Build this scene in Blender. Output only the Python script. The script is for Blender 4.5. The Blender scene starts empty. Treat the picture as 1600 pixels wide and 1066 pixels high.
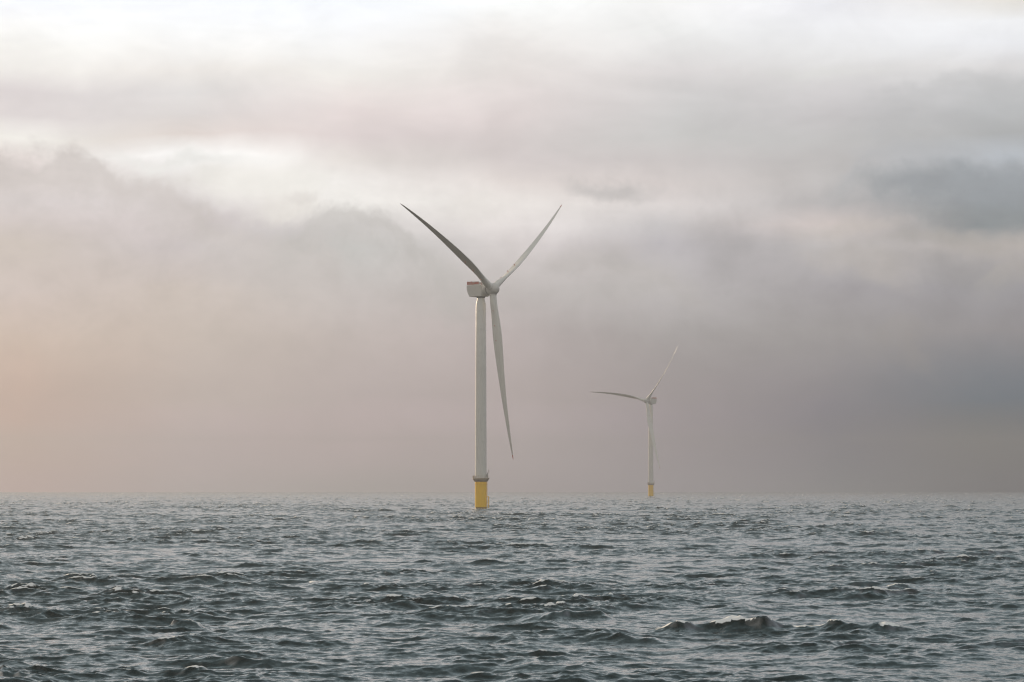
import bpy, bmesh, math, random
import numpy as np
from mathutils import Vector, Matrix

PI = math.pi
sc = bpy.context.scene
COL = sc.collection
R_EARTH = 6371000.0
CAM_H = 10.55
F = 5500.0                     # focal length in pixels of the 1600 wide photograph
YH = 759.5                     # eye level in the photograph

# ------------------------------------------------------------------ camera
cam_d = bpy.data.cameras.new('camera')
cam = bpy.data.objects.new('camera', cam_d)
COL.objects.link(cam)
cam_d.sensor_width = 36.0
cam_d.lens = F / 1600.0 * 36.0
cam_d.clip_start = 1.0
cam_d.clip_end = 60000.0
cam.location = (0, 0, CAM_H)
cam.rotation_euler = (PI / 2 + math.atan((YH - 533.0) / F), 0, 0)
sc.camera = cam

# ------------------------------------------------------------------ sun
SUN_AZ = math.radians(-30)      # left of the view
SUN_EL = math.radians(11)
sd = Vector((math.sin(SUN_AZ) * math.cos(SUN_EL), math.cos(SUN_AZ) * math.cos(SUN_EL), math.sin(SUN_EL)))
sun_d = bpy.data.lights.new('sun', 'SUN')
sun_d.energy = 5.0
sun_d.angle = math.radians(0.6)
sun_d.color = (1.0, 0.76, 0.52)
sun = bpy.data.objects.new('sun', sun_d)
sun.rotation_euler = sd.to_track_quat('Z', 'Y').to_euler()
sun.location = (0, 0, 400)
COL.objects.link(sun)

# ------------------------------------------------------------------ exposure
vs = sc.view_settings
vs.view_transform = 'Standard'
vs.look = 'None'
vs.exposure = 0.0
vs.gamma = 1.0
vs.use_curve_mapping = False
cy = sc.cycles
cy.max_bounces = 6
cy.volume_bounces = 1
cy.transparent_max_bounces = 8
cy.sample_clamp_indirect = 4.0
cy.sample_clamp_direct = 12.0
cy.use_denoising = True
cy.filter_width = 1.2

# ------------------------------------------------------------------ world: sky and cloud cover
world = bpy.data.worlds.new('World')
sc.world = world
world.use_nodes = True
wt = world.node_tree
for n in list(wt.nodes):
    wt.nodes.remove(n)


def s2l(c):
    c = c / 255.0
    return c / 12.92 if c <= 0.04045 else ((c + 0.055) / 1.055) ** 2.4


class NT:
    """small helper that writes node maths"""
    def __init__(self, tree):
        self.t = tree

    def node(self, kind, **kw):
        n = self.t.nodes.new(kind)
        for k, v in kw.items():
            setattr(n, k, v)
        return n

    def put(self, sock, v):
        if hasattr(v, 'is_output'):
            self.t.links.new(v, sock)
        else:
            sock.default_value = v

    def m(self, op, a, b=0.0, c=0.0, clamp=False):
        n = self.node('ShaderNodeMath', operation=op, use_clamp=clamp)
        self.put(n.inputs[0], a)
        self.put(n.inputs[1], b)
        self.put(n.inputs[2], c)
        return n.outputs[0]

    def vm(self, op, a, b=(0, 0, 0), s=1.0):
        n = self.node('ShaderNodeVectorMath', operation=op)
        self.put(n.inputs[0], a)
        self.put(n.inputs[1], b)
        self.put(n.inputs[3], s)
        return n.outputs[0]

    def smooth(self, x, a, b):
        n = self.node('ShaderNodeMapRange', interpolation_type='SMOOTHSTEP')
        self.put(n.inputs[0], x)
        n.inputs[1].default_value = a
        n.inputs[2].default_value = b
        return n.outputs[0]

    def mix(self, f, a, b, mode='MIX'):
        n = self.node('ShaderNodeMix', data_type='RGBA', blend_type=mode)
        self.put(n.inputs[0], f)
        self.put(n.inputs[6], a)
        self.put(n.inputs[7], b)
        return n.outputs[2]

    def noise(self, vec, scale, detail=4.0, rough=0.5, dist=0.0):
        n = self.node('ShaderNodeTexNoise')
        self.put(n.inputs['Vector'], vec)
        n.inputs['Scale'].default_value = scale
        n.inputs['Detail'].default_value = detail
        n.inputs['Roughness'].default_value = rough
        n.inputs['Distortion'].default_value = dist
        return n.outputs['Fac'], n.outputs['Color']


W = NT(wt)
gen = W.node('ShaderNodeTexCoord').outputs['Generated']
sep = W.node('ShaderNodeSeparateXYZ')
W.put(sep.inputs[0], gen)
az = W.m('ARCTAN2', sep.outputs[0], sep.outputs[1])
el = W.m('ARCSINE', sep.outputs[2])
U0 = W.m('ADD', W.m('MULTIPLY', az, F), 800.0)     # azimuth, in units of 1/5500 radian
V0 = W.m('MULTIPLY', el, F)                        # elevation, same unit
comb = W.node('ShaderNodeCombineXYZ')
W.put(comb.inputs[0], W.m('MULTIPLY', U0, 0.001))
W.put(comb.inputs[1], W.m('MULTIPLY', V0, 0.001))
comb.inputs[2].default_value = 3.7
P = comb.outputs[0]
stretch = W.vm('MULTIPLY', P, (1.0, 2.3, 1.0))

nA, cA = W.noise(stretch, 2.6, 7.0, 0.55, 0.3)
nB, cB = W.noise(P, 6.5, 7.0, 0.58, 0.4)
sA = W.node('ShaderNodeSeparateXYZ')
W.put(sA.inputs[0], cA)
sB = W.node('ShaderNodeSeparateXYZ')
W.put(sB.inputs[0], cB)


def wob(comp_a, comp_b, amt_a, amt_b):
    return W.m('ADD', W.m('MULTIPLY', W.m('SUBTRACT', comp_a, 0.5), amt_a),
               W.m('MULTIPLY', W.m('SUBTRACT', comp_b, 0.5), amt_b))


U = W.m('ADD', U0, wob(sA.outputs[0], sB.outputs[0], 150.0, 60.0))
V = W.m('ADD', V0, wob(sA.outputs[1], sB.outputs[1], 40.0, 30.0))

ROWS = [0, 60, 110, 165, 215, 240, 265, 290, 320, 345, 380, 450, 530, 620, 700, 765]
SKY = {
    50: [(262, 267, 278), (267, 267, 265), (254, 252, 249), (209, 199, 205), (259, 257, 253), (259, 257, 248), (237, 214, 227), (221, 216, 213), (228, 220, 224), (222, 212, 214), (216, 205, 199), (220, 205, 202), (218, 192, 178), (213, 169, 154), (242, 161, 142), (241, 163, 170)],
    300: [(263, 267, 275), (275, 277, 278), (260, 256, 253), (234, 232, 234), (234, 223, 219), (281, 281, 281), (281, 281, 281), (230, 225, 223), (227, 220, 224), (225, 215, 219), (212, 204, 210), (216, 203, 197), (211, 196, 189), (215, 195, 192), (258, 214, 232), (230, 203, 218)],
    550: [(266, 271, 279), (273, 274, 276), (267, 265, 261), (247, 235, 234), (239, 227, 228), (230, 218, 211), (281, 281, 281), (267, 263, 260), (267, 265, 262), (216, 213, 214), (207, 209, 209), (211, 204, 204), (208, 195, 194), (207, 189, 193), (264, 223, 240), (222, 205, 214)],
    800: [(277, 280, 281), (258, 255, 253), (246, 240, 238), (244, 233, 233), (227, 217, 217), (205, 216, 219), (249, 212, 208), (237, 237, 235), (258, 252, 249), (262, 255, 254), (237, 229, 230), (201, 195, 195), (201, 188, 191), (201, 184, 188), (253, 224, 239), (229, 206, 221)],
    1050: [(272, 272, 272), (251, 252, 252), (241, 237, 238), (230, 229, 230), (219, 218, 218), (181, 186, 180), (268, 250, 257), (217, 212, 207), (244, 237, 237), (218, 215, 217), (199, 195, 202), (206, 202, 205), (169, 164, 167), (169, 157, 166), (197, 172, 203), (203, 188, 211)],
    1300: [(264, 264, 271), (261, 262, 265), (242, 241, 241), (218, 214, 217), (203, 202, 203), (195, 184, 183), (205, 214, 217), (205, 198, 198), (196, 193, 195), (233, 219, 216), (213, 209, 211), (172, 168, 175), (166, 162, 165), (133, 129, 147), (16, 16, 126), (137, 142, 164)],
    1550: [(241, 235, 225), (264, 267, 273), (239, 237, 238), (209, 211, 214), (187, 188, 190), (165, 182, 194), (234, 229, 233), (147, 161, 172), (148, 155, 162), (120, 135, 144), (197, 189, 186), (165, 163, 170), (153, 149, 155), (41, 90, 124), (16, 16, 54), (16, 16, 82)],
}
ROWV = [YH - y for y in ROWS]
UPF = [(V_, c) for V_, c in ((900, (212, 220, 225)), (1400, (174, 192, 199)), (2600, (118, 140, 146)), (8500, (110, 122, 128)))]
VMAX = 8700.0


def ramp(colors, vlist, extra):
    r = W.node('ShaderNodeValToRGB')
    r.color_ramp.interpolation = 'B_SPLINE' if False else 'EASE'
    r.color_ramp.interpolation = 'LINEAR'
    st = sorted([(v, c) for v, c in zip(vlist, colors)] + list(extra))
    e = r.color_ramp.elements
    e[0].position = max(0.0, st[0][0] / VMAX)
    e[1].position = 1.0
    for i, (v, c) in enumerate(st):
        el_ = e[0] if i == 0 else (e.new(max(0.0, v) / VMAX) if i < len(st) - 1 else e[len(e) - 1])
        el_.color = (s2l(c[0]), s2l(c[1]), s2l(c[2]), 1)
    W.put(r.inputs[0], W.m('DIVIDE', V, VMAX))
    return r.outputs[0]


def simple(low, mid, high):
    return ramp([low, mid, high], [0, 500, 1800], [(8500, (150, 158, 164))])


cols = [(-16000, simple((196, 188, 178), (232, 226, 216), (238, 238, 236))),
        (-6500, simple((225, 196, 166), (255, 236, 212), (232, 232, 230))),
        (-1800, simple((262, 226, 184), (292, 270, 236), (250, 250, 246))),
        (-700, ramp(SKY[50], ROWV, UPF))]
for x in sorted(SKY):
    cols.append((x, ramp(SKY[x], ROWV, UPF)))
cols += [(2000, ramp(SKY[1550], ROWV, UPF)), (3200, simple((118, 122, 128), (170, 172, 178), (206, 216, 228))),
         (7000, simple((150, 154, 158), (206, 208, 210), (220, 226, 232))),
         (17600, simple((196, 188, 178), (232, 226, 216), (238, 238, 236)))]
color = cols[0][1]
for (xa, _), (xb, cb) in zip(cols[:-1], cols[1:]):
    n = W.node('ShaderNodeMapRange', interpolation_type='LINEAR')
    W.put(n.inputs[0], U)
    n.inputs[1].default_value = xa
    n.inputs[2].default_value = xb
    color = W.mix(n.outputs[0], color, cb)

# finer warp for cloud edges
_, cE = W.noise(P, 14.0, 8.0, 0.62, 0.3)
sE = W.node('ShaderNodeSeparateXYZ')
W.put(sE.inputs[0], cE)
Ue = W.m('ADD', W.m('ADD', U0, wob(sB.outputs[0], sA.outputs[2], 170.0, 90.0)), W.m('MULTIPLY', W.m('SUBTRACT', sE.outputs[0], 0.5), 70.0))
Ve = W.m('ADD', W.m('ADD', V0, wob(sB.outputs[2], sA.outputs[0], 90.0, 40.0)), W.m('MULTIPLY', W.m('SUBTRACT', sE.outputs[1], 0.5), 50.0))
nF, _ = W.noise(P, 9.0, 5.0, 0.6, 0.2)
bil = W.m('SUBTRACT', W.m('MULTIPLY', W.m('ABSOLUTE', W.m('SUBTRACT', nF, 0.5)), 3.0), 0.3)
Vf = W.m('ADD', W.m('ADD', V0, wob(sB.outputs[2], sE.outputs[2], 90.0, 90.0)), W.m('MULTIPLY', bil, 44.0))


def bank(points, col, amount, soft, depth, u_amp=0.6):
    """a bank of cloud: a billowing upper edge given by azimuth and height, fading out below"""
    global color
    r = W.node('ShaderNodeValToRGB')
    r.color_ramp.interpolation = 'B_SPLINE'
    x0, x1 = points[0][0], points[-1][0]
    e = r.color_ramp.elements
    e[0].position, e[1].position = 0.0, 1.0
    for i, (px, py) in enumerate(points):
        q = e[0] if i == 0 else (e.new((px - x0) / (x1 - x0)) if i < len(points) - 1 else e[len(e) - 1])
        g_ = (YH - py) / 1000.0
        q.color = (g_, g_, g_, 1)
    W.put(r.inputs[0], W.m('DIVIDE', W.m('SUBTRACT', U, x0), x1 - x0))
    edge = W.m('MULTIPLY', r.outputs[0], 1000.0)
    d_ = W.m('SUBTRACT', edge, Vf)                      # + below the edge
    f = W.m('MULTIPLY', W.smooth(d_, -soft * 1.0, soft * 1.8), W.smooth(d_, depth, depth * 0.1))
    f = W.m('MULTIPLY', f, W.m('MULTIPLY', W.smooth(U0, x0, x0 + 60), W.smooth(U0, x1, x1 - 60)))
    color = W.mix(W.m('MULTIPLY', f, amount), color, (s2l(col[0]), s2l(col[1]), s2l(col[2]), 1))


def blob(px, py, rx, ry, col, amount, s0=1.0, s1=0.45, rot=0.0, flat=0.0):
    """a cloud mass of its own colour at one place of the sky; flat > 0 gives it a level base"""
    global color
    du = W.m('SUBTRACT', Ue, px)
    dv = W.m('SUBTRACT', Ve, YH - py)
    if rot:
        c_, s_ = math.cos(rot), math.sin(rot)
        du, dv = (W.m('ADD', W.m('MULTIPLY', du, c_), W.m('MULTIPLY', dv, s_)),
                  W.m('SUBTRACT', W.m('MULTIPLY', dv, c_), W.m('MULTIPLY', du, s_)))
    a = W.m('POWER', W.m('DIVIDE', du, rx), 2.0)
    b = W.m('POWER', W.m('DIVIDE', dv, ry), 2.0)
    r = W.m('SQRT', W.m('ADD', a, b))
    f = W.smooth(r, s0, s1)
    if flat:
        f = W.m('MULTIPLY', f, W.smooth(dv, -flat, flat * 0.3))
    f = W.m('MULTIPLY', f, amount)
    color = W.mix(f, color, (s2l(col[0]), s2l(col[1]), s2l(col[2]), 1))


blob(300, 246, 230, 20, (255, 255, 253), 0.85, 1.0, 0.1)
blob(420, 285, 190, 44, (255, 253, 248), 0.85, 1.0, 0.1)
blob(450, 326, 90, 40, (250, 246, 241), 0.8, 1.0, 0.1)
blob(740, 320, 90, 30, (242, 237, 232), 0.4, 1.0, 0.1)
bank([(-160, 250), (60, 240), (135, 240), (190, 266), (250, 280), (310, 292), (350, 326), (385, 355), (450, 380), (560, 400)], (212, 205, 204), 0.8, 16, 150)
bank([(400, 380), (455, 360), (500, 338), (550, 326), (600, 328), (640, 350), (668, 392), (760, 470)], (199, 196, 195), 0.75, 16, 110)
blob(468, 308, 34, 15, (222, 217, 214), 0.4, 1.0, 0.2)
blob(965, 293, 105, 26, (190, 187, 188), 0.6, 1.0, 0.1)
bank([(820, 400), (900, 385), (960, 380), (1010, 405), (1060, 436), (1130, 480)], (196, 190, 187), 0.4, 18, 70)
blob(960, 425, 130, 60, (200, 195, 193), 0.4, 1.0, 0.2)
blob(1165, 400, 150, 85, (176, 172, 176), 0.5, 1.0, 0.15)
bank([(1270, 330), (1330, 246), (1365, 210), (1400, 214), (1440, 236), (1500, 230), (1560, 238), (1700, 226), (1900, 240)], (190, 192, 197), 0.45, 12, 70)
blob(1550, 302, 270, 66, (154, 160, 167), 0.8, 1.0, 0.5, flat=26)
blob(1590, 336, 250, 34, (146, 151, 155), 0.5, 1.0, 0.2)
blob(1330, 352, 130, 24, (212, 204, 199), 0.6, 1.0, 0.1)
blob(1520, 378, 200, 20, (188, 182, 178), 0.6, 1.0, 0.1)
blob(1350, 415, 130, 52, (196, 189, 186), 0.65, 1.0, 0.3, rot=-0.35)
blob(1510, 425, 90, 40, (160, 158, 161), 0.5, 1.0, 0.2)
bank([(1500, 460), (1545, 420), (1580, 398), (1640, 402), (1700, 450)], (182, 176, 172), 0.55, 10, 70)
bank([(1330, 560), (1370, 520), (1400, 508), (1440, 526), (1480, 570)], (165, 159, 158), 0.4, 10, 60)
blob(1290, 122, 90, 16, (240, 240, 238), 0.6, 1.0, 0.1)
bank([(1330, 190), (1400, 150), (1450, 126), (1520, 120), (1600, 128), (1800, 130)], (196, 197, 199), 0.35, 14, 90)

# faint billow in the cloud cover
nC, _ = W.noise(W.vm('MULTIPLY', P, (1.0, 1.7, 1.0)), 5.0, 9.0, 0.6, 0.5)
nD, _ = W.noise(W.vm('MULTIPLY', P, (1.0, 3.4, 1.0)), 3.2, 8.0, 0.6, 0.6)
fb = W.m('ADD', W.m('MULTIPLY', W.m('SUBTRACT', nC, 0.5), 0.30), 1.0)
fb = W.m('ADD', fb, W.m('MULTIPLY', W.m('SUBTRACT', nD, 0.5), W.m('MULTIPLY', W.smooth(V0, 150.0, 420.0), 0.28)))
mid = W.m('MULTIPLY', W.smooth(V0, 120.0, 260.0), W.smooth(V0, 560.0, 420.0))
fb = W.m('SUBTRACT', fb, W.m('MULTIPLY', W.m('MULTIPLY', bil, mid), 0.16))
color = W.vm('SCALE', color, s=fb)

sky = W.node('ShaderNodeTexSky')
sky.sky_type = 'NISHITA'
sky.sun_disc = False
sky.sun_elevation = SUN_EL
sky.sun_rotation = SUN_AZ
bg_sky = W.node('ShaderNodeBackground')
W.put(bg_sky.inputs[0], sky.outputs[0])
bg_sky.inputs[1].default_value = 0.06
bg_cloud = W.node('ShaderNodeBackground')
W.put(bg_cloud.inputs[0], color)
bg_cloud.inputs[1].default_value = 1.0
mixs = W.node('ShaderNodeMixShader')
mixs.inputs[0].default_value = 0.96
wt.links.new(bg_sky.outputs[0], mixs.inputs[1])
wt.links.new(bg_cloud.outputs[0], mixs.inputs[2])
wo = W.node('ShaderNodeOutputWorld')
wt.links.new(mixs.outputs[0], wo.inputs[0])


# ------------------------------------------------------------------ materials
def material(name):
    m = bpy.data.materials.new(name)
    m.use_nodes = True
    return m, NT(m.node_tree), m.node_tree.nodes['Principled BSDF']


def painted(name, base, rough=0.4, var=0.06, dirt=(0.35, 0.33, 0.28), dirt_amt=0.25, scale=0.35, streak=(1, 1, 0.15), spec=0.5):
    m, T, b = material(name)
    oc = T.node('ShaderNodeTexCoord').outputs['Object']
    f, _ = T.noise(T.vm('MULTIPLY', oc, streak), scale * 4, 6, 0.6)
    g, _ = T.noise(oc, scale, 5, 0.55)
    c = T.mix(T.m('MULTIPLY', T.smooth(f, 0.5, 0.8), dirt_amt), (*base, 1), (*dirt, 1))
    k = T.m('ADD', T.m('MULTIPLY', T.m('SUBTRACT', g, 0.5), var * 2), 1.0)
    T.put(b.inputs['Base Color'], T.vm('SCALE', c, s=k))
    T.put(b.inputs['Roughness'], T.m('ADD', T.m('MULTIPLY', g, 0.25), rough - 0.12))
    b.inputs['Specular IOR Level'].default_value = spec
    return m


M = {
    'white': painted('white_tower_paint', (0.71, 0.68, 0.62), rough=0.3),
    'blade': painted('white_blade_gelcoat', (0.70, 0.67, 0.61), rough=0.42, streak=(1, 1, 0.08), dirt_amt=0.3),
    'nacelle': painted('white_nacelle_shell', (0.58, 0.55, 0.50), streak=(1, 1, 0.4)),
    'yellow': painted('yellow_marine_paint', (0.97, 0.56, 0.0), rough=0.35, dirt=(0.50, 0.25, 0.02), dirt_amt=0.3, streak=(1, 1, 0.1), spec=0.3),
    'growth': painted('dark_marine_growth', (0.05, 0.05, 0.03), rough=0.8, dirt=(0.02, 0.02, 0.015), scale=1.2),
    'concrete': painted('grey_platform_paint', (0.42, 0.33, 0.235), rough=0.7, dirt=(0.18, 0.10, 0.05), dirt_amt=0.5),
    'steel': painted('galvanised_steel', (0.34, 0.33, 0.31), rough=0.5),
    'red': painted('red_marking_paint', (0.50, 0.085, 0.035), rough=0.5),
    'mesh_white': painted('pale_fence_panel', (0.50, 0.42, 0.38), rough=0.5),
    'dark': painted('dark_gap_seal', (0.06, 0.055, 0.05), rough=0.6),
}


# ------------------------------------------------------------------ object helpers
def tag(o, label=None, cat=None, group=None, kind=None):
    if label:
        o['label'] = label
    if cat:
        o['category'] = cat
    if group:
        o['group'] = group
    if kind:
        o['kind'] = kind
    return o


def empty(name, loc, rz=0.0):
    o = bpy.data.objects.new(name, None)
    o.location = loc
    o.rotation_euler = (0, 0, rz)
    COL.objects.link(o)
    return o


def link(name, bm, mat, parent=None, smooth=True, mx=None):
    if mx is not None:
        bm.transform(mx)
    bmesh.ops.recalc_face_normals(bm, faces=bm.faces)
    me = bpy.data.meshes.new(name)
    bm.to_mesh(me)
    bm.free()
    me.materials.append(mat)
    if smooth:
        me.shade_smooth()
        try:
            me.set_sharp_from_angle(angle=math.radians(38))
        except Exception:
            pass
    o = bpy.data.objects.new(name, me)
    COL.objects.link(o)
    if parent:
        o.parent = parent
    return o


def lathe(bm, prof, seg=48, axis='Z', off=(0, 0, 0)):
    """prof: list of (radius, height); closed with caps where the radius is not 0"""
    rings = []
    for r, h in prof:
        ring = []
        for i in range(seg):
            a = 2 * PI * i / seg
            p = (r * math.cos(a), r * math.sin(a), h)
            if axis == 'X':
                p = (h, r * math.cos(a), r * math.sin(a))
            ring.append(bm.verts.new((p[0] + off[0], p[1] + off[1], p[2] + off[2])))
        rings.append(ring)
    for a, b in zip(rings[:-1], rings[1:]):
        for i in range(seg):
            j = (i + 1) % seg
            bm.faces.new((a[i], a[j], b[j], b[i]))
    bm.faces.new(rings[0][::-1])
    bm.faces.new(rings[-1])


def tube(bm, p0, p1, r, seg=8, r1=None):
    p0, p1 = Vector(p0), Vector(p1)
    d = (p1 - p0)
    q = d.to_track_quat('Z', 'Y').to_matrix()
    r1 = r if r1 is None else r1
    ra, rb = [], []
    for i in range(seg):
        a = 2 * PI * i / seg
        v = q @ Vector((math.cos(a), math.sin(a), 0))
        ra.append(bm.verts.new(p0 + v * r))
        rb.append(bm.verts.new(p1 + v * r1))
    for i in range(seg):
        j = (i + 1) % seg
        bm.faces.new((ra[i], ra[j], rb[j], rb[i]))
    bm.faces.new(ra[::-1])
    bm.faces.new(rb)


def box(bm, c, s, mx=None):
    vs_ = []
    for k in range(8):
        v = Vector((c[0] + s[0] / 2 * (1 if k & 1 else -1), c[1] + s[1] / 2 * (1 if k & 2 else -1), c[2] + s[2] / 2 * (1 if k & 4 else -1)))
        vs_.append(bm.verts.new(mx @ v if mx else v))
    for f in ((0, 1, 3, 2), (4, 6, 7, 5), (0, 4, 5, 1), (2, 3, 7, 6), (0, 2, 6, 4), (1, 5, 7, 3)):
        bm.faces.new([vs_[i] for i in f])


# ------------------------------------------------------------------ wind turbines
PLAT = 14.2
BLADE_R = 83.8


def blade_mesh(s_lo, s_hi, n, pitch, lead_bow, cone, grow=1.0):
    """blade in rotor frame: span = +Z, forward (upwind) = +X, clockwise side seen from the front = +Y"""
    sp = [0, .03, .07, .13, .20, .27, .40, .53, .65, .77, .88, .95, .985, 1.0]
    ch = [3.3, 3.32, 3.5, 4.05, 4.75, 5.15, 4.5, 3.55, 2.8, 2.1, 1.4, .9, .5, .10]
    tk = [1.0, 1.0, .88, .58, .42, .34, .27, .235, .21, .19, .18, .18, .18, .18]
    tw = [16, 16, 16, 14, 12, 10, 6.5, 4, 2.5, 1.2, .3, 0, 0, 0]
    bm = bmesh.new()
    rings = []
    for i in range(n + 1):
        s = s_lo + (s_hi - s_lo) * i / n
        c = np.interp(s, sp, ch) * grow
        t = np.interp(s, sp, tk)
        w = math.radians(np.interp(s, sp, tw)) + math.radians(pitch)
        rnd = min(1.0, max(0.0, (t - 0.42) / 0.5))
        z = 2.0 + s * (BLADE_R - 2.0)
        oy = lead_bow * 4 * s * (1 - s)
        ox = cone * s * s
        ring = []
        K = 32
        for k in range(K):
            a = 2 * PI * k / K
            cx = math.cos(a)            # 1 = leading edge
            x = cx * 0.5
            u = 0.5 - x                 # 0 leading .. 1 trailing
            th = 2.6 * (0.2969 * math.sqrt(max(u, 0)) - 0.1260 * u - 0.3516 * u * u + 0.2843 * u ** 3 - 0.1015 * u ** 4) * 2.0
            ya = math.copysign(th, math.sin(a)) * t * 0.5 * 1.9 / 1.9 + 0.03 * math.sin(PI * u)
            if abs(math.sin(a)) < 1e-6:
                ya = 0
            yc = math.sin(a) * 0.5 * t
            xa = x + 0.12               # pitch axis ahead of mid chord
            px = (x * rnd + (xa - 0.0) * (1 - rnd)) * c
            py = (yc * rnd + ya * (1 - rnd)) * c
            # chord lead dir = cos(w)*(-Y) + sin(w)*(+X);  thickness dir normal to it
            lx, ly = math.sin(w), math.cos(w)
            nx, ny = -math.cos(w), math.sin(w)
            ring.append(bm.verts.new((ox + lx * px + nx * py, oy + ly * px + ny * py, z)))
        rings.append(ring)
    K = len(rings[0])
    for a, b in zip(rings[:-1], rings[1:]):
        for i in range(K):
            j = (i + 1) % K
            bm.faces.new((a[i], a[j], b[j], b[i]))
    bm.faces.new(rings[0][::-1])
    bm.faces.new(rings[-1])
    return bm


def make_turbine(loc, heading, tilt, angle0, pitch, lead_bow, cone, hub_z, over, label, sub_yaw=0.0):
    """heading: world angle of the rotor's forward direction (local +X)"""
    root = empty('wind_turbine', loc, 0.0)
    tag(root, label, 'wind turbine', 'offshore wind turbines standing in the sea')
    # --- foundation: yellow transition piece
    bm = bmesh.new()
    lathe(bm, [(2.9, -9.0), (2.9, -0.2), (2.9, 2.0), (2.9, 11.6), (3.02, 11.6), (3.02, 12.0), (2.9, 12.0), (2.9, 12.9)], 72)
    fnd = link('foundation', bm, M['yellow'], root)
    bm = bmesh.new()
    lathe(bm, [(2.93, -2.0), (2.96, 0.25), (2.93, 0.55)], 72)
    g = link('waterline_growth', bm, M['growth'], fnd)
    # --- boat landing (two fender tubes, rungs) on the right
    bl = bmesh.new()
    ca = sub_yaw
    mx = Matrix.Rotation(ca, 4, 'Z')
    for dy in (-0.85, 0.85):
        tube(bl, (3.85, dy, -3), (3.85, dy, 5.6), 0.11)
        tube(bl, (2.8, dy, 5.6), (3.85, dy, 5.6), 0.13)
        tube(bl, (2.8, dy, 2.4), (3.85, dy, 2.4), 0.13)
        tube(bl, (2.8, dy, -1.0), (3.85, dy, -1.0), 0.13)
    link('boat_landing', bl, M['yellow'], root, mx=mx)
    ld = bmesh.new()
    for dy in (-0.28, 0.28):
        tube(ld, (3.12, dy, -2), (3.12, dy, 12.9), 0.05)
    for k in range(46):
        tube(ld, (3.12, -0.28, -1 + 0.3 * k), (3.12, 0.28, -1 + 0.3 * k), 0.025, 6)
    for k in range(5):
        tube(ld, (2.85, 0, 0.8 + 2.9 * k), (3.12, 0, 0.8 + 2.9 * k), 0.05, 6)
    link('ladder', ld, M['yellow'], root, mx=mx)
    # --- platform
    bm = bmesh.new()
    lathe(bm, [(2.95, 12.9), (3.15, 12.92), (3.95, 14.0), (4.1, 14.25), (4.1, 14.6), (4.0, 14.7), (2.85, 14.7)], 72)
    pf = link('work_platform', bm, M['concrete'], root)
    rl = bmesh.new()
    NP = 24
    for k in range(NP):
        a, a2 = 2 * PI * k / NP, 2 * PI * (k + 1) / NP
        p, p2 = (4.0 * math.cos(a), 4.0 * math.sin(a)), (4.0 * math.cos(a2), 4.0 * math.sin(a2))
        tube(rl, (*p, 14.65), (*p, 15.8), 0.035, 6)
        for hz in (15.05, 15.42, 15.8):
            tube(rl, (*p, hz), (*p2, hz), 0.03, 6)
    link('railing', rl, M['concrete'], pf)
    # --- davit crane at the platform edge
    bm = bmesh.new()
    tube(bm, (3.55, 0, 14.6), (3.55, 0, 16.4), 0.24, 12)
    tube(bm, (3.55, 0, 16.4), (4.35, 0.0, 18.6), 0.17, 10, 0.12)
    tube(bm, (3.75, 0, 15.2), (4.05, 0, 17.6), 0.09, 8)
    tube(bm, (4.35, 0, 18.6), (4.75, 0, 17.4), 0.05, 6)
    box(bm, (3.3, 0.0, 16.1), (0.5, 0.5, 0.7))
    link('davit_crane', bm, M['steel'], root, mx=Matrix.Rotation(sub_yaw - 0.35, 4, 'Z'))
    bm = bmesh.new()
    box(bm, (3.45, 0, 15.25), (0.7, 1.2, 1.1))
    link('equipment_cabinet', bm, M['concrete'], root, smooth=False, mx=Matrix.Rotation(sub_yaw + 3.3, 4, 'Z'))
    # --- tower with flange seams
    prof = [(2.82, 14.7)]
    z_top = hub_z - 3.75
    neck = hub_z - 7.7
    for z in (40.0, 68.0):
        r = np.interp(z, [14.7, neck], [2.82, 2.5])
        prof += [(r, z - 0.07), (r + 0.035, z - 0.05), (r + 0.035, z + 0.05), (r, z + 0.07)]
    prof += [(2.5, neck), (1.78, z_top - 0.6), (1.75, z_top)]
    bm = bmesh.new()
    lathe(bm, prof, 96)
    tower = link('tower', bm, M['white'], root)
    bm = bmesh.new()
    box(bm, (2.8, 0, 16.2), (0.12, 1.0, 2.3))
    link('door', bm, M['steel'], tower, smooth=False, mx=Matrix.Rotation(sub_yaw + 0.9, 4, 'Z'))
    # --- nacelle, in a frame with +X to the rotor
    nm = Matrix.Translation((0, 0, hub_z)) @ Matrix.Rotation(heading, 4, 'Z')
    bm = bmesh.new()
    side = [(-4.95, -3.5), (-4.3, -3.72), (2.4, -3.62), (2.4, 2.15), (-6.35, 2.0), (-6.3, 0.2), (-5.95, -1.3)]
    ys = (-3.2, -3.0, 3.0, 3.2)
    rings = []
    for y in ys:
        k = 0.93 if abs(y) > 3.1 else 1.0
        rings.append([bm.verts.new((-2 + (px + 2) * (0.985 if k < 1 else 1), y, -0.78 + (pz + 0.78) * k)) for px, pz in side])
    for a, b in zip(rings[:-1], rings[1:]):
        for i in range(len(side)):
            j = (i + 1) % len(side)
            bm.faces.new((a[i], a[j], b[j], b[i]))
    bm.faces.new(rings[0])
    bm.faces.new(rings[-1][::-1])
    nac = link('nacelle', bm, M['nacelle'], root, mx=nm)
    bm = bmesh.new()
    lathe(bm, [(1.95, -4.25), (2.1, -4.1), (2.1, -3.7)], 48)
    link('yaw_ring', bm, M['dark'], nac, mx=Matrix.Translation((0, 0, hub_z)))
    bm = bmesh.new()
    lathe(bm, [(2.8, 2.3), (3.15, 2.42), (3.22, 2.8), (3.22, 4.1), (3.1, 4.3), (2.4, 4.32)], 64, 'X', (0, 0, -0.2))
    link('generator_housing', bm, M['nacelle'], nac, mx=nm)
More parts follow.
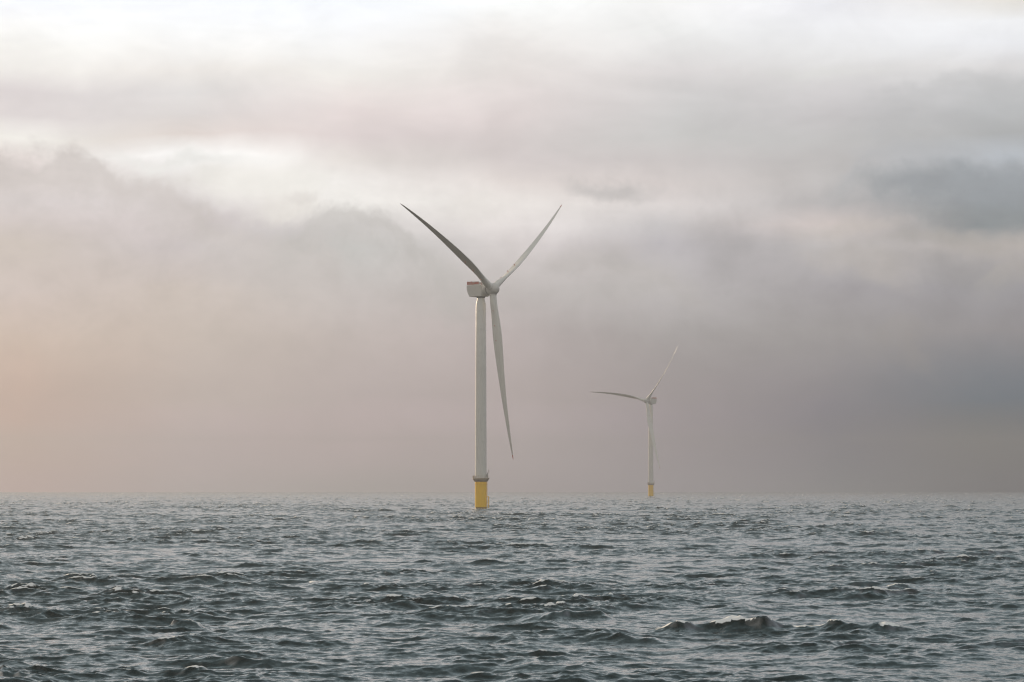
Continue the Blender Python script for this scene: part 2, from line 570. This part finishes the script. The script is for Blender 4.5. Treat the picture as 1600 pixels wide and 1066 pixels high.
    # helicopter hoist fence on the roof with red markings
    for sy in (-1, 1):
        bm = bmesh.new()
        box(bm, (-2.75, sy * 2.95, 2.95), (6.9, 0.08, 1.55))
        link('fence_panel', bm, M['mesh_white'], nac, smooth=False, mx=nm)
        bm = bmesh.new()
        L0 = -6.2
        y_ = sy * 3.02

        def bar(x0, x1, z0, z1):
            box(bm, (L0 + (x0 + x1) * 0.59, y_, (z0 + z1) / 2), ((x1 - x0) * 1.18, 0.05, z1 - z0))
        zb, zt = 2.2, 3.72
        # round emblem with a pale slit, an upright, tall letters, low letters
        bar(0.02, .36, zb, zt); bar(.52, .80, zb, zt); bar(.36, .52, zb, zb + .25); bar(.36, .52, zt - .25, zt)
        bar(1.05, 1.32, zb, zt)
        bar(1.72, 1.92, zb, zt); bar(1.98, 2.5, zt - .4, zt + .02); bar(2.08, 2.28, zb, zt - .4)
        bar(2.34, 2.64, zb + .6, zt - .4); bar(2.50, 2.68, zb, zb + .6); bar(2.84, 3.04, zb, zt - .2); bar(3.04, 3.25, zb + .55, zt - .5); bar(3.1, 3.28, zb, zb + .55)
        bar(3.45, 3.6, zb + .45, zt - .45)
        bar(3.62, 4.02, zb + .45, zb + .9); bar(3.78, 4.02, zb + .25, zb + 1.15); bar(4.08, 4.3, zb + .2, zb + 1.2); bar(4.3, 4.52, zb + .8, zb + 1.2); bar(4.3, 4.52, zb + .2, zb + .55)
        bar(4.58, 4.8, zb + .2, zb + 1.2); bar(4.86, 5.2, zb + .8, zb + 1.2); bar(4.92, 5.12, zb + .2, zb + .8); bar(5.26, 5.5, zb + .2, zb + 1.2); bar(5.55, 5.78, zb + .3, zb + 1.1)
        link('lettering', bm, M['red'], nac, smooth=False, mx=nm)
    bm = bmesh.new()
    box(bm, (-6.2, 0, 2.95), (0.08, 5.8, 1.55))
    link('fence_panel', bm, M['mesh_white'], nac, smooth=False, mx=nm)
    bm = bmesh.new()
    box(bm, (0.75, 0.6, 2.55), (1.3, 2.6, 0.75))
    tube(bm, (0.4, -2.2, 2.1), (0.4, -2.2, 3.7), 0.06, 6)
    tube(bm, (0.1, -2.2, 3.6), (0.7, -2.2, 3.6), 0.05, 6)
    link('cooler', bm, M['steel'], nac, smooth=False, mx=nm)
    bm = bmesh.new()
    lathe(bm, [(0.2, 2.1), (0.2, 2.5), (0.14, 2.62)], 12, 'Z', (1.6, -2.2, 0))
    link('warning_light', bm, M['red'], nac, mx=nm)
    # --- rotor
    rm = nm @ Matrix.Translation((over, 0, -0.2)) @ Matrix.Rotation(-tilt, 4, 'Y')
    bm = bmesh.new()
    lathe(bm, [(2.2, -2.2), (2.55, -2.1), (2.75, -1.4), (2.9, -0.3), (2.88, 0.7), (2.6, 1.8), (2.1, 2.6), (1.4, 3.2), (0.7, 3.5), (0.15, 3.58)], 64, 'X')
    hub = link('hub', bm, M['nacelle'], root, mx=rm)
    bm = bmesh.new()
    lathe(bm, [(2.3, -2.45), (2.3, -2.1)], 48, 'X')
    link('shaft_seal', bm, M['dark'], hub, mx=rm)
    for k in range(3):
        a = angle0 + k * 120.0
        bmx = rm @ Matrix.Rotation(math.radians(a), 4, 'X')
        b = blade_mesh(0.0, 1.0, 90, pitch, lead_bow, cone)
        bo = link('blade', b, M['blade'], root, mx=bmx)
        cf = bmesh.new()
        lathe(cf, [(1.70, 2.0), (1.86, 2.1), (1.86, 2.85), (1.72, 3.0)], 48)
        link('blade_collar', cf, M['nacelle'], bo, mx=bmx)
        t = blade_mesh(0.972, 1.001, 6, pitch, lead_bow, cone, 1.06)
        link('red_tip', t, M['red'], bo, mx=bmx)
        for s in (0.105, 0.195, 0.285):
            w = math.radians(pitch + 12)
            c0 = Vector((cone * s * s, lead_bow * 4 * s * (1 - s), 2.0 + s * (BLADE_R - 2.0)))
            dm = bmesh.new()
            nrm = Vector((-math.cos(w), math.sin(w), 0))
            tube(dm, c0 - nrm * 1.55 * (1 - s), c0 + nrm * 1.55 * (1 - s), 0.17, 10)
            link('red_dot', dm, M['red'], bo, mx=bmx)
    return root


def at(px, py, Y):
    """world x and z of a point seen at a pixel of the photograph, at distance Y"""
    return (px - 800.0) / F * Y, CAM_H + (YH - py) / F * Y


Y1 = 1719.0
X1 = at(751.4, 0, Y1)[0]
Z1 = -Y1 * Y1 / (2 * R_EARTH)
make_turbine((X1, Y1, Z1), heading=math.radians(-32.9), tilt=math.radians(5.4),
             angle0=63.7, pitch=83.0, lead_bow=1.9, cone=0.7, hub_z=106.9, over=6.74,
             label='nearer and larger white wind turbine on a yellow foundation, nacelle pointing right', sub_yaw=-0.12)
Y2 = Y1 * 2.29
X2 = at(1016.8, 0, Y2)[0]
Z2 = -Y2 * Y2 / (2 * R_EARTH)
make_turbine((X2, Y2, Z2), heading=math.radians(225.0), tilt=math.radians(5.2),
             angle0=82.6, pitch=44.0, lead_bow=1.9, cone=5.6, hub_z=107.1, over=7.1,
             label='smaller far wind turbine fading into the haze, rotor turned to the left', sub_yaw=0.6)


# ------------------------------------------------------------------ sea
rng = np.random.default_rng(11)
WIND = math.radians(-62)       # direction the waves run to, from +X: away... measured in the ground plane
A_SP, KP = 0.0105, 2 * PI / 34.0


def make_tile(L, N, k_lo, k_hi, wind, seed, boost):
    r = np.random.default_rng(seed)
    k1 = np.fft.fftfreq(N, d=1.0 / N) * 2 * PI / L
    kx, ky = np.meshgrid(k1, k1, indexing='ij')
    k = np.sqrt(kx * kx + ky * ky)
    k[0, 0] = 1e-6
    th = np.arctan2(ky, kx) - wind
    spread = 0.18 + np.clip(np.cos(th), 0, 1) ** 3
    spread /= 0.18 * 2 * PI + 4.0 / 3.0 + 0.35
    S = A_SP * k ** -4 * np.exp(-(KP / k) ** 2) * spread
    S *= boost / (1 + (k_lo / k) ** 16) / (1 + (k / k_hi) ** 16)
    dk = 2 * PI / L
    amp = np.sqrt(S * dk * dk) * N * N / math.sqrt(2) * math.sqrt(2)
    ph = (r.standard_normal((N, N)) + 1j * r.standard_normal((N, N))) / math.sqrt(2)
    H = amp * ph
    H[0, 0] = 0
    h = np.real(np.fft.ifft2(H)) * math.sqrt(2) / math.sqrt(2)
    Dx = np.real(np.fft.ifft2(1j * kx / k * H))
    Dy = np.real(np.fft.ifft2(1j * ky / k * H))
    Jxx = np.real(np.fft.ifft2(-kx * kx / k * H))
    Jyy = np.real(np.fft.ifft2(-ky * ky / k * H))
    Jxy = np.real(np.fft.ifft2(-kx * ky / k * H))
    return L, N, np.stack([h, Dx, Dy, Jxx, Jyy, Jxy]).astype(np.float32)


def sample_tile(tile, x, y, rot, chans):
    L, N, D = tile
    c, s = math.cos(rot), math.sin(rot)
    u = ((c * x + s * y) / L % 1.0) * N
    v = ((-s * x + c * y) / L % 1.0) * N
    i0 = u.astype(np.int32)
    j0 = v.astype(np.int32)
    fu = (u - i0).astype(np.float32)
    fv = (v - j0).astype(np.float32)
    i0 %= N
    j0 %= N
    i1 = (i0 + 1) % N
    j1 = (j0 + 1) % N
    out = []
    for ch in range(chans):
        d = D[ch]
        out.append(d[i0, j0] * (1 - fu) * (1 - fv) + d[i1, j0] * fu * (1 - fv) + d[i0, j1] * (1 - fu) * fv + d[i1, j1] * fu * fv)
    # rotate the horizontal vector and tensor back
    res = [out[0], c * out[1] - s * out[2], s * out[1] + c * out[2]]
    if chans > 3:
        a, b, g = out[3], out[4], out[5]
        res += [c * c * a - 2 * c * s * g + s * s * b, s * s * a + 2 * c * s * g + c * c * b, c * s * (a - b) + (c * c - s * s) * g]
    return res


# radial rows and angular columns of one sheet that runs round the camera and past the horizon
r_in = np.geomspace(4.0, 185.0, 90, endpoint=False)
rows = [185.0]
while rows[-1] < 13500.0:
    d = rows[-1]
    rows.append(d + d * 0.0011 * (1.0 if d < 900 else 1.0 + (d - 900) / 6000.0))
rows = np.concatenate([r_in, np.array(rows), np.array([13900.0, 14400.0])])
fine = np.linspace(-0.19, 0.19, 1101)
coarse = np.linspace(0.19, 2 * PI - 0.19, 180)[1:-1]
angs = np.concatenate([fine, coarse])
NR, NA = len(rows), len(angs)
Rg, Ag = np.meshgrid(rows, angs, indexing='ij')
X = (Rg * np.sin(Ag)).ravel().astype(np.float64)
Y = (Rg * np.cos(Ag)).ravel().astype(np.float64)
Rr = Rg.ravel()

tA = make_tile(613.0, 1024, 0.0, 2 * PI / 9.0, WIND, 5, 0.62)
tB = make_tile(149.0, 1024, 2 * PI / 9.0, 2 * PI / 1.6, WIND - 0.6, 6, 2.7)
tC = make_tile(37.0, 512, 2 * PI / 1.6, 2 * PI / 0.30, WIND + 0.5, 7, 3.6)
a = sample_tile(tA, X, Y, 0.0, 6)
b = sample_tile(tB, X + 31, Y - 17, 0.6, 6)
c = sample_tile(tC, X - 7, Y + 3, -0.5, 3)
# gusts: patches of rougher and calmer water
gust = 1.0 + 0.35 * np.sin(X / 41.0 + 1.3 * np.sin(Y / 97.0)) * np.sin(Y / 63.0 + 1.1 * np.sin(X / 71.0))


def ground(px, py):
    ang = (py - YH) / F
    d = CAM_H / ang
    return ((px - 800.0) / F * d, d)


# groups of higher waves, at points of the water
for gx, gy, rx, ry, gain in [(1200, 985, 9, 16, 0.45), (1080, 990, 6, 10, 0.4), (880, 958, 5, 14, 0.7), (290, 968, 4, 8, 0.8), (570, 852, 7, 30, 1.0),
                             (392, 1026, 4, 8, 0.8), (30, 1052, 4, 8, 0.9), (105, 1056, 3, 7, 0.6), (212, 948, 4, 9, 0.6), (230, 930, 3, 9, 0.5),
                             (1412, 908, 4, 10, 0.6), (1560, 812, 14, 60, 0.7), (1130, 818, 12, 50, 0.7), (508, 904, 3, 9, 0.7), (1130, 946, 3, 8, 0.6)]:
    cx_, cy_ = ground(gx, gy)
    gust += 0.45 * gain * np.exp(-((X - cx_) / rx) ** 2 - ((Y - cy_) / ry) ** 2)
gA = 0.5 + 0.5 * gust
# short waves ride steeper on the crests of the long ones and are calm in the troughs
gust *= 0.78 + 0.36 * np.clip(a[0] / 0.18, 0, 2.2)
CH = 1.25
Hh = a[0] * gA + b[0] * gust + c[0] * gust
DX = a[1] * gA + b[1] * gust + c[1] * 0.7
DY = a[2] * gA + b[2] * gust + c[2] * 0.7
jxx = 1 + CH * (a[3] * gA + b[3] * gust)
jyy = 1 + CH * (a[4] * gA + b[4] * gust)
jxy = CH * (a[5] * gA + b[5] * gust)
J = jxx * jyy - jxy * jxy
jt = np.quantile(J[::37], 0.012)
foam = np.clip((jt - J) / 0.25, 0, 1) ** 0.5 * (a[0] + b[0] > 0.05)
# wash round the nearer foundation
rf = np.hypot(X - X1, Y - Y1)
foam = np.maximum(foam, 0.35 * np.exp(-((rf - 3.2) / 0.9) ** 2))

# a few steeper single waves that stand out in the foreground

def crest(x0, x1, py, height, w_near, w_far, hs=(0.6, 1.0, 0.7), bend=0.0, foamy=0.0, sd=0.0):
    """raise a long-crested wave on the water from x0 to x1; near side steep, far side long"""
    global Hh, foam
    xa, d = ground(x0, py)
    xb, _ = ground(x1, py)
    mid, half = (xa + xb) / 2, (xb - xa) / 2
    sel = np.where((np.abs(Y - d) < 25) & (np.abs(X - mid) < half * 1.5))[0]
    q = (X[sel] - mid) / half
    xs = X[sel]
    line = d + bend * q + 0.55 * np.sin(xs * 0.9 + sd) + 0.25 * np.sin(xs * 2.3 + 2 * sd) + 0.8 * np.sin(xs * 0.31 + 3 * sd)
    t = Y[sel] - line
    w = np.where(t < 0, w_near, w_far)
    prof = np.exp(-(np.abs(t) / w) ** 1.2)
    env = np.interp(q, np.linspace(-1, 1, len(hs)), hs) * np.clip((1.12 - np.abs(q)) / 0.35, 0, 1) ** 1.5
    nz = sample_tile(tB, xs * 1.5 + 9 * sd, t * 0.7, 0.4, 3)[0]
    n2 = sample_tile(tB, xs * 4.0 + 5 * sd, t * 2.0 + 7, 0.9, 3)[0]
    env = env * np.clip(1 + 0.1 * np.sin(xs * 1.7 + sd) + 1.1 * nz + 0.5 * n2, 0.2, 1.7)
    Hh[sel] += 0.75 * height * env * prof
    if foamy:
        br = np.clip(0.7 + np.sin(xs * 1.1 + 4 * sd) * 0.6 + 0.4 * np.sin(xs * 3.1 + sd), 0, 1)
        foam[sel] = np.maximum(foam[sel], 1.0 * np.clip(env * 1.5, 0, 1) * foamy * br * (prof > 0.72) * (t > -0.25))


crest(1010, 1430, 990, 1.4, 1.5, 4.5, hs=(0.55, 0.75, 1.0, 0.75, 0.5, 0.45), bend=-1.5, foamy=1.2, sd=0.7)
crest(800, 960, 966, 0.8, 1.8, 4.0, sd=1.9)
crest(920, 1040, 1003, 0.5, 1.5, 3.0, sd=2.4)
crest(262, 322, 984, 0.75, 1.3, 2.4, foamy=1.1, sd=0.2)
crest(530, 614, 862, 0.9, 2.6, 6.0, sd=0.5)
crest(310, 436, 1036, 0.55, 1.4, 3.0, foamy=0.35, sd=5.1)
crest(-10, 64, 1062, 0.65, 1.3, 3.0, foamy=0.5, sd=1.1)
crest(150, 280, 956, 0.45, 1.6, 3.0, sd=3.3)
crest(205, 275, 937, 0.4, 1.3, 3.0, foamy=0.6, sd=0.9)
crest(560, 700, 976, 0.4, 1.5, 3.0, sd=4.0)
crest(1090, 1175, 954, 0.45, 1.4, 3.0, foamy=0.5, sd=2.0)
crest(1385, 1450, 916, 0.5, 1.6, 3.2, foamy=0.8, sd=0.4)
crest(480, 535, 910, 0.5, 1.6, 3.2, foamy=0.8, sd=1.4)
crest(1070, 1190, 824, 0.9, 3.0, 7.0, sd=2.2)
crest(1500, 1610, 816, 0.9, 3.2, 7.0, sd=0.1)
crest(1440, 1600, 1024, 0.45, 1.5, 3.0, sd=2.8)

Z = Hh - Rr * Rr / (2 * R_EARTH)
XX = X + CH * DX
YY = Y + CH * DY
near = Rr < 30
Z[near] *= 1.0
co = np.stack([XX, YY, Z], axis=1).astype(np.float32)
centre = np.array([[0, 0, 0.0]], dtype=np.float32)
co = np.concatenate([co, centre])
ii = np.arange(NR - 1)[:, None] * NA
jj = np.arange(NA)[None, :]
j2 = (jj + 1) % NA
quads = np.stack([ii + jj, ii + NA + jj, ii + NA + j2, ii + j2], axis=-1).reshape(-1, 4)
tri = np.stack([np.full(NA, NR * NA), np.arange(NA), (np.arange(NA) + 1) % NA], axis=-1)
loops = np.concatenate([quads.ravel(), tri.ravel()]).astype(np.int32)
starts = np.concatenate([np.arange(len(quads)) * 4, len(quads) * 4 + np.arange(len(tri)) * 3]).astype(np.int32)
me = bpy.data.meshes.new('sea')
me.vertices.add(len(co))
me.vertices.foreach_set('co', co.ravel())
me.loops.add(len(loops))
me.loops.foreach_set('vertex_index', loops)
me.polygons.add(len(starts))
me.polygons.foreach_set('loop_start', starts)
me.update(calc_edges=True)
me.shade_smooth()
fa = me.attributes.new('foam', 'FLOAT', 'POINT')
fa.data.foreach_set('value', np.concatenate([foam, [0]]).astype(np.float32))
sea = bpy.data.objects.new('sea', me)
COL.objects.link(sea)
tag(sea, kind='structure')
print('sea verts', len(co))

# water material
m, T, bs = material('sea_water')
pos = T.node('ShaderNodeNewGeometry')
pp = pos.outputs['Position']
N_ = pos.outputs['Normal']
_, r1 = T.noise(T.vm('MULTIPLY', pp, (1.0, 1.0, 0.5)), 1.1, 3, 0.6, 0.2)
_, r2 = T.noise(pp, 4.2, 4, 0.6, 0.2)
v = T.vm('ADD', T.vm('SCALE', T.vm('SUBTRACT', r1, (0.5, 0.5, 0.5)), s=0.16),
         T.vm('SCALE', T.vm('SUBTRACT', r2, (0.5, 0.5, 0.5)), s=0.26))
v = T.vm('MULTIPLY', v, (1.0, 1.0, 0.0))
nn = T.vm('NORMALIZE', T.vm('ADD', N_, v))
T.put(bs.inputs['Normal'], nn)
at_f = T.node('ShaderNodeAttribute', attribute_name='foam').outputs['Fac']
fn, _ = T.noise(T.vm('MULTIPLY', pp, (1.0, 0.6, 1.0)), 3.0, 6, 0.7)
fmask = T.smooth(T.m('ADD', at_f, T.m('MULTIPLY', T.m('SUBTRACT', fn, 0.5), 1.1)), 0.42, 0.75)
fmask = T.m('MULTIPLY', fmask, T.smooth(at_f, 0.02, 0.2))
gn, _ = T.noise(T.vm('MULTIPLY', pp, (1, 0.4, 1)), 0.03, 4, 0.5)
wcol = T.mix(gn, (0.006, 0.011, 0.008, 1), (0.014, 0.014, 0.007, 1))
T.put(bs.inputs['Base Color'], T.mix(fmask, wcol, (0.80, 0.78, 0.74, 1)))
T.put(bs.inputs['Roughness'], T.m('ADD', T.m('MULTIPLY', fmask, 0.6), 0.12))
bs.inputs['IOR'].default_value = 1.333
me.materials.append(m)

# ------------------------------------------------------------------ haze
bm = bmesh.new()
box(bm, (0, 0, (215 - 24) / 2), (30500, 30500, 215 + 24))
hz = bpy.data.materials.new('sea_haze')
hz.use_nodes = True
ht = hz.node_tree
for n in list(ht.nodes):
    ht.nodes.remove(n)
pv = ht.nodes.new('ShaderNodeVolumePrincipled')
pv.inputs['Color'].default_value = (0.23, 0.262, 0.31, 1)
pv.inputs['Density'].default_value = 1.45e-4
pv.inputs['Anisotropy'].default_value = 0.6
ho = ht.nodes.new('ShaderNodeOutputMaterial')
ht.links.new(pv.outputs[0], ho.inputs['Volume'])
hzo = link('haze', bm, hz, None, smooth=False)
tag(hzo, kind='stuff')
